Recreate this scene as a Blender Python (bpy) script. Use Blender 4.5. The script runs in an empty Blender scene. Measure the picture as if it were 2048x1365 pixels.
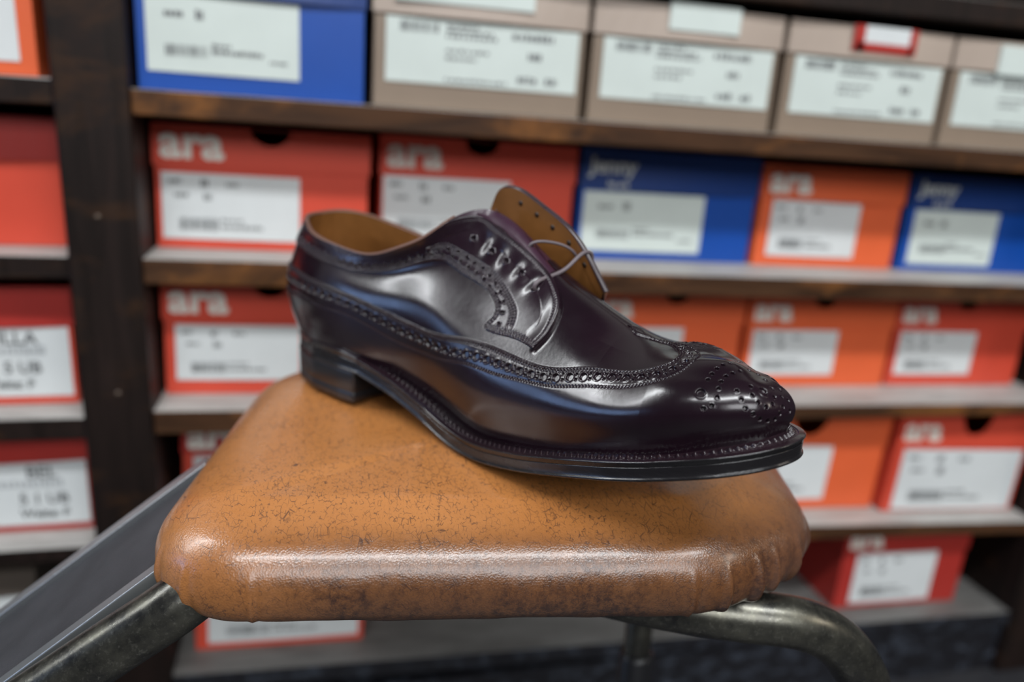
import bpy, math, random
import numpy as np
from mathutils import Matrix, Vector
D = bpy.data; S = bpy.context.scene; COL = S.collection
random.seed(7); RNG = np.random.default_rng(11)

# ------------------------------------------------------------------ camera, world, lights, exposure
cam = D.objects.new('camera', D.cameras.new('camera')); COL.objects.link(cam); S.camera = cam
CR = np.array([[0.97226, -0.00863, 0.23375], [-0.22659, -0.28279, 0.93204], [0.05806, -0.95914, -0.27690]])
cam.matrix_world = Matrix([[CR[i][0], -CR[i][1], -CR[i][2], (0, 0, .66)[i]] for i in range(3)] + [[0, 0, 0, 1]])
cam.data.sensor_width = 36; cam.data.lens = 28.0; cam.data.clip_start = .02
cam.data.dof.use_dof = True; cam.data.dof.focus_distance = .335; cam.data.dof.aperture_fstop = 3.6
cam.data.dof.aperture_blades = 9

W = D.worlds.new('shop_interior'); S.world = W; W.use_nodes = True
W.node_tree.nodes['Background'].inputs[0].default_value = (.62, .66, .74, 1)
W.node_tree.nodes['Background'].inputs[1].default_value = .085

def area(name, loc, target, sx, sy, power, col):
    l = D.lights.new(name, 'AREA'); l.shape = 'RECTANGLE'; l.size = sx; l.size_y = sy; l.energy = power; l.color = col
    o = D.objects.new(name, l); COL.objects.link(o); o.location = loc
    o.rotation_euler = (Vector(target) - Vector(loc)).to_track_quat('-Z', 'Y').to_euler(); return o
for x_ in (-4.45, -3.2, -1.95): area('ceiling_tube_lamp', (x_, .93, 2.5), (x_, .93, 0), 1.2, .17, 29, (.95, .98, 1))
for x_ in (-.55, .75): area('ceiling_tube_lamp', (x_, -.85, 2.5), (x_, -.85, 0), 1.25, .24, 35, (.95, .98, 1))
area('shop_front_lamps', (.1, -2.6, 2.1), (.1, .5, .45), 2.6, 1.0, 58, (.95, .975, 1))
area('doorway_daylight', (-4.3, .35, .95), (0, .4, .6), 1.0, .9, 15, (.34, .55, 1))
area('warm_counter_lamp', (2.6, -1.2, 1.9), (.2, .4, .45), .4, .4, 9, (1, .9, .78))
S.view_settings.view_transform = 'Standard'; S.view_settings.look = 'None'
S.view_settings.gamma = 1; S.view_settings.use_curve_mapping = False; S.view_settings.exposure = 0.0

# ------------------------------------------------------------------ materials
class N:
    def __init__(s, name):
        s.m = D.materials.new(name); s.m.use_nodes = True; s.t = s.m.node_tree; s.n = s.t.nodes; s.l = s.t.links
        s.b = s.n['Principled BSDF']; s.tc = s.n.new('ShaderNodeTexCoord')
    def add(s, kind, **kw):
        n = s.n.new('ShaderNode' + kind)
        for k, v in kw.items():
            if k.startswith('i_'): n.inputs[k[2:].replace('_', ' ')].default_value = v
            else: setattr(n, k, v)
        return n
    def link(s, a, b): s.l.new(a, b)
    def coords(s, scale=(1, 1, 1), src='Object'):
        m = s.add('Mapping'); m.inputs['Scale'].default_value = scale; s.link(s.tc.outputs[src], m.inputs['Vector']); return m.outputs['Vector']
    def noise(s, scale, detail=4, rough=.5, vec=None, dist=0):
        n = s.add('TexNoise'); n.inputs['Scale'].default_value = scale; n.inputs['Detail'].default_value = detail
        n.inputs['Roughness'].default_value = rough; n.inputs['Distortion'].default_value = dist
        s.link(vec if vec is not None else s.tc.outputs['Object'], n.inputs['Vector']); return n.outputs['Fac']
    def ramp(s, fac, stops):
        r = s.add('ValToRGB'); e = r.color_ramp.elements
        while len(e) < len(stops): e.new(.5)
        for q, (p, c) in zip(e, stops): q.position = p; q.color = c if len(c) == 4 else tuple(c) + (1,)
        s.link(fac, r.inputs[0]); return r.outputs[0]
    def mix(s, fac, a, b, mode='MIX'):
        m = s.add('Mix'); m.data_type = 'RGBA'; m.blend_type = mode
        for sock, v in ((m.inputs[0], fac), (m.inputs[6], a), (m.inputs[7], b)):
            if hasattr(v, 'links'): s.link(v, sock)
            else: sock.default_value = v if not isinstance(v, tuple) else (tuple(v) + (1,))[:4]
        return m.outputs[2]
    def math(s, op, a, b=0.0):
        m = s.add('Math'); m.operation = op
        for sock, v in ((m.inputs[0], a), (m.inputs[1], b)):
            if hasattr(v, 'links'): s.link(v, sock)
            else: sock.default_value = v
        return m.outputs[0]
    def set(s, **kw):
        for k, v in kw.items():
            i = s.b.inputs[k.replace('_', ' ')]
            if hasattr(v, 'links'): s.link(v, i)
            elif isinstance(v, tuple): i.default_value = (tuple(v) + (1,))[:4]
            else: i.default_value = v
        return s
    def bump(s, h, strength=.3, dist=.001, prev=None):
        b = s.add('Bump'); b.inputs['Strength'].default_value = strength; b.inputs['Distance'].default_value = dist
        s.link(h, b.inputs['Height'])
        if prev is not None: s.link(prev, b.inputs['Normal'])
        s.link(b.outputs[0], s.b.inputs['Normal']); return b.outputs[0]
def plain(name, col, rough=.5, **kw):
    n = N(name); n.set(Base_Color=col, Roughness=rough, **kw); return n.m

def shoe_leather(name, col, rough=.2):
    n = N(name)
    c = n.ramp(n.noise(26, 5, .6), [(.3, tuple(v * .75 for v in col)), (.7, tuple(v * 1.35 for v in col))])
    r = n.ramp(n.noise(60, 4, .6), [(.35, (rough * .85,) * 3), (.7, (rough * 1.25,) * 3)])
    n.set(Base_Color=c, Roughness=r, Coat_Weight=.2, Coat_Roughness=.12, Specular_IOR_Level=.5)
    b = n.bump(n.noise(420, 4, .6), .10, .0004)
    n.bump(n.noise(1900, 2, .5), .07, .0002, b)
    return n.m
M_UP = shoe_leather('burgundy_leather', (.0085, .0032, .0062), .21)
M_FACE = shoe_leather('burgundy_leather_facing', (.011, .0042, .0082), .24)
M_TONGUE = shoe_leather('tongue_leather', (.030, .009, .021), .36)
M_SOLE = N('sole_edge_black')
M_SOLE.set(Base_Color=(.010, .009, .010), Roughness=M_SOLE.ramp(M_SOLE.noise(90, 3, .6, M_SOLE.coords((1, 1, 8))), [(.3, (.15,) * 3), (.7, (.32,) * 3)]))
M_SOLE.bump(M_SOLE.noise(160, 4, .6, M_SOLE.coords((.4, .4, 14))), .18, .0004); M_SOLE = M_SOLE.m
M_HEEL = plain('heel_black', (.012, .012, .014), .34)
M_WELT = shoe_leather('welt_leather', (.014, .007, .010), .22)
M_LIN = N('lining_tan')
M_LIN.set(Base_Color=M_LIN.ramp(M_LIN.noise(40, 5, .6), [(.3, (.17, .068, .016)), (.7, (.26, .106, .027))]), Roughness=.45)
M_LIN.bump(M_LIN.noise(500, 3), .12, .0004); M_LIN = M_LIN.m
M_RIM = plain('leather_raw_edge', (.13, .062, .042), .45)
M_FLAP = shoe_leather('flap_edge_leather', (.030, .018, .022), .3)
M_LACE = plain('waxed_cord', (.13, .105, .115), .5)
M_DARK = plain('eyelet_dark', (.03, .018, .012), .5)

# seat vinyl: tan, crazed with fine dark cracks, dark worn dirt down the sides
n = N('tan_vinyl')
sep = n.add('SeparateXYZ'); n.link(n.tc.outputs['Object'], sep.inputs[0])
base = n.ramp(n.noise(9, 4, .6), [(.3, (.41, .155, .041)), (.7, (.50, .203, .060))])
warp = n.add('VectorMath', operation='ADD'); wn = n.add('TexNoise'); wn.inputs['Scale'].default_value = 55; wn.inputs['Detail'].default_value = 3
n.link(n.tc.outputs['Object'], wn.inputs['Vector']); wsc = n.add('VectorMath', operation='SCALE'); wsc.inputs['Scale'].default_value = .0022
n.link(wn.outputs['Color'], wsc.inputs[0]); n.link(n.tc.outputs['Object'], warp.inputs[0]); n.link(wsc.outputs[0], warp.inputs[1])
def cracks(scale, sx, sy, sz, w):
    mp = n.add('Mapping'); mp.inputs['Scale'].default_value = (sx, sy, sz); mp.inputs['Rotation'].default_value = (0, 0, .15); n.link(warp.outputs[0], mp.inputs['Vector'])
    v = n.add('TexVoronoi', feature='DISTANCE_TO_EDGE'); v.inputs['Scale'].default_value = scale; n.link(mp.outputs[0], v.inputs['Vector'])
    return n.ramp(v.outputs['Distance'], [(0, (1, 1, 1)), (w, (0, 0, 0))])
fine = cracks(520, 1, .55, 1, .075); long_ = cracks(300, 1, .22, 1, .035)
m1 = n.ramp(n.noise(14, 3, .6), [(.30, (.10, .10, .10)), (.55, (1, 1, 1))]); m2 = n.ramp(n.noise(420, 2, .6), [(.47, (0, 0, 0)), (.56, (1, 1, 1))])
m3 = n.ramp(n.math('ADD', n.math('MULTIPLY', n.noise(30, 2), .5), n.math('MULTIPLY', n.noise(170, 2, .6, n.coords((1, .6, 1))), .5)), [(.50, (0, 0, 0)), (.56, (1, 1, 1))])
cf = n.math('MULTIPLY', n.math('MULTIPLY', fine, m1), m2); cl = n.math('MULTIPLY', n.math('MULTIPLY', long_, m3), .85)
ck = n.math('MAXIMUM', n.math('MULTIPLY', cf, .9), cl)
c1 = n.mix(ck, base, (.035, .020, .020))
# grime on the flanks of the cushion, blotched
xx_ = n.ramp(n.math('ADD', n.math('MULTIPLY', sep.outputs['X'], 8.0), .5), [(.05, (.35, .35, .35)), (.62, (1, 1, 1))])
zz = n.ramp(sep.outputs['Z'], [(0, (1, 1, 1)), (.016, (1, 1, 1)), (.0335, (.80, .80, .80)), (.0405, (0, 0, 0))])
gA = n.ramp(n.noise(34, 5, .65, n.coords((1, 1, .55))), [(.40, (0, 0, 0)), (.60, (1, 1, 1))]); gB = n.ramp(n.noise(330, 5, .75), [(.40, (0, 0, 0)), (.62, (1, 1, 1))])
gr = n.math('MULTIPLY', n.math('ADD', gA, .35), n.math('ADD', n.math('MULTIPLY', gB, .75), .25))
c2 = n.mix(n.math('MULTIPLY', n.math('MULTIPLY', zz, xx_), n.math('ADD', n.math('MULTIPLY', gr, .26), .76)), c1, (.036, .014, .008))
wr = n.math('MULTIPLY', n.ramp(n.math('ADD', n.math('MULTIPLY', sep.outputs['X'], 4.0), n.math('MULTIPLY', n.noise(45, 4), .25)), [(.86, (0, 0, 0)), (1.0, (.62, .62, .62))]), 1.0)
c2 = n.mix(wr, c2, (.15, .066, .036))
n.set(Base_Color=c2, Roughness=n.ramp(n.noise(120, 3), [(.3, (.26,) * 3), (.7, (.36,) * 3)]), Specular_IOR_Level=.75, Coat_Weight=.4, Coat_Roughness=.2)
grain = n.add('TexVoronoi', feature='F1'); grain.inputs['Scale'].default_value = 1150; n.link(warp.outputs[0], grain.inputs['Vector'])
b0 = n.bump(n.math('SUBTRACT', 1.0, ck), .16, .0002)
b1 = n.bump(grain.outputs['Distance'], .32, .0003, b0)
n.bump(n.noise(210, 4, .6, n.coords((1, .45, 1))), .22, .0005, b1); M_SEAT = n.m

n = N('worn_nickel_tube')
t = n.noise(38, 6, .7); t2 = n.noise(420, 5, .75)
col = n.mix(n.ramp(t2, [(.54, (0, 0, 0)), (.70, (.6, .6, .6))]), n.ramp(t, [(.32, (.045, .045, .047)), (.68, (.185, .178, .142))]), (.33, .32, .27))
n.set(Base_Color=col, Metallic=.9, Roughness=n.ramp(t, [(.3, (.22,) * 3), (.7, (.38,) * 3)]))
n.bump(t2, .12, .0004); M_TUBE = n.m
M_TRIM = plain('aluminium_edge', (.42, .44, .46), .36, Metallic=.9)
n = N('ribbed_rubber_mat')
wv = n.add('TexWave'); wv.inputs['Scale'].default_value = 160; wv.inputs['Distortion'].default_value = .3; wv.bands_direction = 'Y'; n.link(n.tc.outputs['Object'], wv.inputs['Vector'])
n.set(Base_Color=n.ramp(n.noise(22, 5, .65), [(.35, (.013, .013, .016)), (.75, (.036, .036, .042))]), Roughness=.6); n.bump(wv.outputs['Fac'], .35, .0008); M_RUB = n.m

def wood(name, a, b, c, rough=.42, sc=(1.3, 14, 14)):
    n = N(name); v = n.coords(sc)
    g = n.noise(5, 7, .62, v, .8)
    w = n.ramp(n.noise(7, 5, .7, n.coords((1, 1, 2.2)), .5), [(.52, (0, 0, 0)), (.72, (1, 1, 1))])
    n.set(Base_Color=n.mix(w, n.ramp(g, [(.32, a), (.68, b)]), c), Roughness=n.ramp(g, [(.3, (rough * .8,) * 3), (.7, (rough * 1.2,) * 3)]), Specular_IOR_Level=.25)
    n.bump(g, .3, .002); return n.m
M_WOOD = wood('dark_stained_wood', (.026, .011, .005), (.085, .036, .014), (.24, .092, .022), .58)
M_POST = wood('dark_upright_wood', (.007, .004, .003), (.016, .008, .006), (.048, .020, .007), .55, (16, 14, 1.2))
n = N('pale_shelf_top'); g = n.noise(14, 6, .7, n.coords((1, 5, 5)))
n.set(Base_Color=n.ramp(g, [(.3, (.34, .32, .30)), (.72, (.60, .58, .55))]), Roughness=.55); M_TOP = n.m
n = N('black_painted_plinth'); g = n.noise(40, 6, .75, n.coords((1, 1, 1.8)))
n.set(Base_Color=n.ramp(g, [(.5, (.008, .008, .011)), (.66, (.05, .06, .08)), (.8, (.16, .17, .19))]), Roughness=.45); M_PLINTH = n.m
n = N('shelf_top_painted_shade'); g = n.noise(14, 6, .7, n.coords((1, 5, 5)))
n.set(Base_Color=n.ramp(g, [(.3, (.09, .085, .08)), (.72, (.20, .195, .185))]), Roughness=.5); M_TOP_SHADE = n.m  # bottom shelf: the weaker light low down is put into this darker colour
def card(name, col, rough=.42):
    n = N(name); n.set(Base_Color=n.mix(n.ramp(n.noise(6, 4, .6), [(.35, (0, 0, 0)), (.7, (1, 1, 1))]), tuple(v * .92 for v in col), tuple(min(1, v * 1.08) for v in col)), Roughness=rough)
    n.bump(n.noise(30, 3), .06, .002); return n.m
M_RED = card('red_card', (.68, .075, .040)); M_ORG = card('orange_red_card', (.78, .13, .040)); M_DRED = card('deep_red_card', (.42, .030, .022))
M_BLUE = card('blue_card', (.004, .068, .37)); M_BLUE2 = card('navy_blue_card', (.006, .038, .19))
M_BEIGE = card('beige_card', (.265, .20, .148)); M_BEIGE2 = card('pale_beige_card', (.44, .355, .295))
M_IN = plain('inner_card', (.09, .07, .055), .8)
M_PAPER = card('white_label_paper', (.70, .73, .73), .5); M_MINT = card('pale_green_label_paper', (.66, .73, .69), .5)
M_INK = plain('grey_print', (.16, .165, .17), .6); M_INKL = plain('pale_grey_print', (.42, .44, .45), .6)
M_LOGO = plain('cream_lettering', (.80, .74, .66), .5); M_LOGOB = plain('grey_lettering', (.60, .63, .63), .5)
n = N('dark_floor'); g = n.noise(6, 6, .7)
n.set(Base_Color=n.ramp(g, [(.3, (.018, .018, .021)), (.75, (.045, .045, .05))]), Roughness=.45); M_FLOOR = n.m
M_NAIL = plain('dull_nail', (.10, .07, .05), .5)
M_WALL = plain('dim_wall_paint', (.30, .29, .27), .8)

# ------------------------------------------------------------------ helpers
def finish(name, me, mat, parent=None, smooth=False):
    if mat is not None: me.materials.append(mat)
    if smooth: me.polygons.foreach_set('use_smooth', [True] * len(me.polygons))
    o = D.objects.new(name, me); COL.objects.link(o)
    if parent is not None: o.parent = parent
    return o
def mesh_np(name, V, F, mat, parent=None, smooth=True):
    V = np.asarray(V, np.float32); F = np.asarray(F, np.int32); me = D.meshes.new(name); k = F.shape[1]
    me.vertices.add(len(V)); me.vertices.foreach_set('co', V.ravel())
    me.loops.add(F.size); me.loops.foreach_set('vertex_index', F.ravel())
    me.polygons.add(len(F)); me.polygons.foreach_set('loop_start', np.arange(0, F.size, k, dtype=np.int32))
    me.update(calc_edges=True); me.validate()
    if mat is not None: me.materials.append(mat)
    if smooth: me.polygons.foreach_set('use_smooth', np.ones(len(me.polygons), bool))
    o = D.objects.new(name, me); COL.objects.link(o)
    if parent is not None: o.parent = parent
    return o
def grid_faces(a, b, wrap_a=False, wrap_b=False, flip=False):
    i = np.arange(a if wrap_a else a - 1)[:, None]; j = np.arange(b if wrap_b else b - 1)[None]
    i2 = (i + 1) % a; j2 = (j + 1) % b
    F = np.stack([i * b + j + 0 * j, i2 * b + j, i2 * b + j2, i * b + j2], -1).reshape(-1, 4)
    return F[:, ::-1] if flip else F
def grid_mesh(name, G, mat, parent=None, wrap_a=False, wrap_b=False, flip=False, smooth=True):
    a, b = G.shape[:2]; return mesh_np(name, G.reshape(-1, 3), grid_faces(a, b, wrap_a, wrap_b, flip), mat, parent, smooth)
class MB:
    def __init__(s): s.v = []; s.f = []; s.m = []; s.mi = 0
    def quad(s, pts): b = len(s.v); s.v += [tuple(p) for p in pts]; s.f.append(tuple(range(b, b + len(pts)))); s.m.append(s.mi)
    def box(s, x0, x1, y0, y1, z0, z1):
        b = len(s.v); s.v += [(x, y, z) for x in (x0, x1) for y in (y0, y1) for z in (z0, z1)]
        for f in ((0, 1, 3, 2), (4, 6, 7, 5), (0, 4, 5, 1), (2, 3, 7, 6), (0, 2, 6, 4), (1, 5, 7, 3)): s.f.append(tuple(b + i for i in f)); s.m.append(s.mi)
    def hexa(s, P):   # 8 points ordered as box()
        b = len(s.v); s.v += [tuple(p) for p in P]
        for f in ((0, 1, 3, 2), (4, 6, 7, 5), (0, 4, 5, 1), (2, 3, 7, 6), (0, 2, 6, 4), (1, 5, 7, 3)): s.f.append(tuple(b + i for i in f)); s.m.append(s.mi)
    def prism(s, poly, y0, y1):   # polygon in x,z extruded along y
        b = len(s.v); k = len(poly); s.v += [(x, y0, z) for x, z in poly] + [(x, y1, z) for x, z in poly]
        s.f.append(tuple(range(b, b + k))); s.f.append(tuple(range(b + 2 * k - 1, b + k - 1, -1))); s.m += [s.mi] * 2
        for i in range(k): j = (i + 1) % k; s.f.append((b + i, b + k + i, b + k + j, b + j)); s.m.append(s.mi)
    def build(s, name, mats, parent=None, bevel=0, smooth=False):
        me = D.meshes.new(name); me.from_pydata(s.v, [], s.f); mats = mats if isinstance(mats, list) else [mats]
        for m in mats: me.materials.append(m)
        me.polygons.foreach_set('material_index', s.m); me.update()
        o = finish(name, me, None, parent, smooth)
        if bevel:
            m = o.modifiers.new('bevel', 'BEVEL'); m.width = bevel; m.segments = 3; m.limit_method = 'ANGLE'
            me.polygons.foreach_set('use_smooth', [True] * len(me.polygons))
            o.modifiers.new('wn', 'WEIGHTED_NORMAL')
        return o
def empty(name, loc=(0, 0, 0), label=None, cat=None, group=None):
    o = D.objects.new(name, None); COL.objects.link(o); o.location = loc; o.empty_display_size = .02
    return tag(o, label, cat, group)
def tag(o, label=None, cat=None, group=None, kind=None):
    for k, v in (('label', label), ('category', cat), ('group', group), ('kind', kind)):
        if v: o[k] = v
    return o
def spl(X, Y, x):
    X = np.asarray(X, float); Y = np.asarray(Y, float); sh = Y.shape[1:]; Y2 = Y.reshape(len(X), -1)
    n = len(X); h = np.diff(X); A = np.zeros((n, n)); b = np.zeros((n, Y2.shape[1])); A[0, 0] = A[-1, -1] = 1
    for i in range(1, n - 1):
        A[i, i - 1] = h[i - 1]; A[i, i] = 2 * (h[i - 1] + h[i]); A[i, i + 1] = h[i]
        b[i] = 6 * ((Y2[i + 1] - Y2[i]) / h[i] - (Y2[i] - Y2[i - 1]) / h[i - 1])
    m = np.linalg.solve(A, b); x = np.asarray(x, float); i = np.clip(np.searchsorted(X, x) - 1, 0, n - 2)
    t = (x - X[i])[:, None]; hh = h[i][:, None]; d = (Y2[i + 1] - Y2[i]) / hh - hh * (2 * m[i] + m[i + 1]) / 6
    return (Y2[i] + d * t + m[i] / 2 * t * t + (m[i + 1] - m[i]) / (6 * hh) * t ** 3).reshape((len(x),) + sh)
def curve3(P, n):
    P = np.asarray(P, float); d = np.r_[0, np.cumsum(np.linalg.norm(np.diff(P, axis=0), axis=1))]; return spl(d, P, np.linspace(0, d[-1], n))
def tube(name, P, r, mat, parent=None, seg=24, cap=True):
    P = np.asarray(P, float); T = np.gradient(P, axis=0); T /= np.linalg.norm(T, axis=1)[:, None]
    u = np.cross(T[0], (0, 0, 1.)); u = np.cross(T[0], (1., 0, 0)) if np.linalg.norm(u) < .1 else u; u /= np.linalg.norm(u); R = []
    r = np.broadcast_to(r, len(P)); a = np.linspace(0, 2 * np.pi, seg, endpoint=False)
    for k in range(len(P)):
        u = u - T[k] * (u @ T[k]); u /= np.linalg.norm(u); w = np.cross(T[k], u)
        R.append(P[k] + r[k] * (np.cos(a)[:, None] * u + np.sin(a)[:, None] * w))
    G = np.array(R)
    if cap: G = np.concatenate([np.repeat(P[:1, None], seg, 1), G, np.repeat(P[-1:, None], seg, 1)])
    return grid_mesh(name, G, mat, parent, wrap_b=True, flip=True)

# ------------------------------------------------------------------ room shell
b = MB(); b.quad([(-3, -3.2, 0), (3.5, -3.2, 0), (3.5, 1.3, 0), (-3, 1.3, 0)]); fl = b.build('floor', M_FLOOR); tag(fl, kind='structure')
b = MB(); b.box(-3, 3.5, 1.12, 1.2, 0, 2.7); tag(b.build('wall_back', M_WALL), kind='structure')

# ------------------------------------------------------------------ shelving
unit = empty('shelving_unit', (.3, .9, 0), 'dark worn wooden shelving unit holding rows of shoe boxes', 'shelving')
unit_inv = Matrix.Translation((-.3, -.9, 0))
def U(o): o.parent = unit; o.matrix_parent_inverse = unit_inv; return o
X0, X1, YF, YB = -.1425, .845, .70, 1.08
SH = {1: (.660, .649, .020, .020), 2: (.526, .5085, .022, .020), 3: (.391, .3705, .022, .013), 4: (.266, .2160, .021, .016), 5: (.117, .088, .020, .020), 0: (.790, .788, .022, .020)}
def zsh(k, x): a = SH[k]; return a[0] + (a[1] - a[0]) * (x - X0) / (X1 - X0)
def board(x0, x1, z0, z1, t0, t1, mats, yf=YF):
    b = MB(); n = 8
    for i in range(n):
        u0, u1 = i / n, (i + 1) / n; xa, xb = x0 + (x1 - x0) * u0, x0 + (x1 - x0) * u1
        za, zb, ta, tb = z0 + (z1 - z0) * u0, z0 + (z1 - z0) * u1, t0 + (t1 - t0) * u0, t0 + (t1 - t0) * u1
        b.mi = 1; b.quad([(xa, yf, za), (xb, yf, zb), (xb, YB, zb), (xa, YB, za)])
        b.mi = 0; b.quad([(xa, yf, za - ta), (xb, yf, zb - tb), (xb, yf, zb), (xa, yf, za)])
        b.quad([(xa, YB, za - ta), (xb, YB, zb - tb), (xb, yf, zb - tb), (xa, yf, za - ta)])
        b.quad([(xa, YB, za), (xb, YB, zb), (xb, YB, zb - tb), (xa, YB, za - ta)])
    for x, z, t in ((x0, z0, t0), (x1, z1, t1)): b.mi = 0; b.quad([(x, yf, z), (x, YB, z), (x, YB, z - t), (x, yf, z - t)])
    o = U(b.build('shelf_board', mats))
    bv = o.modifiers.new('weld', 'WELD'); bv.merge_threshold = .0001
    m = o.modifiers.new('bevel', 'BEVEL'); m.width = .0015; m.segments = 2; m.limit_method = 'ANGLE'; return o
for k in (0, 1, 2, 3, 4): z0, z1, t0, t1 = SH[k]; board(X0, X1, z0, z1, t0, t1, [M_WOOD if k else M_POST, M_TOP])
z0, z1, t0, t1 = SH[5]; board(X0, X1, z0, z1, t0, t1, [M_PLINTH, M_TOP_SHADE])
SL = {1: (.664, .020), 2: (.527, .019), 3: (.387, .020), 4: (.2635, .014), 5: (.122, .02), 0: (.79, .022)}
for k, (z, t) in SL.items(): board(-.62, -.197, z - .001, z, t, t, [M_POST, M_TOP])
for x0, x1 in ((-.197, X0), (X1, X1 + .055), (-.66, -.62)):
    b = MB(); b.box(x0, x1, YF - .004, YB, 0, 1.15); U(b.build('upright', M_POST, bevel=.0025))
b = MB(); b.box(-.66, X1 + .055, YB, YB + .012, 0, 1.15); U(b.build('back_panel', M_POST))
b = MB(); b.box(X0, X1, YF + .006, YF + .026, 0, .075); U(b.build('plinth_board', M_PLINTH))
b = MB(); b.box(-.62, -.197, YF + .006, YF + .026, 0, .10); U(b.build('plinth_board', M_PLINTH))
for x, z in ((-.176, .255), (-.160, .262), (-.172, .56), (-.168, .41)):
    U(tube('nail_head', [(x, YF - .0055, z), (x, YF - .002, z)], .0022, M_NAIL, seg=10))

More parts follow.
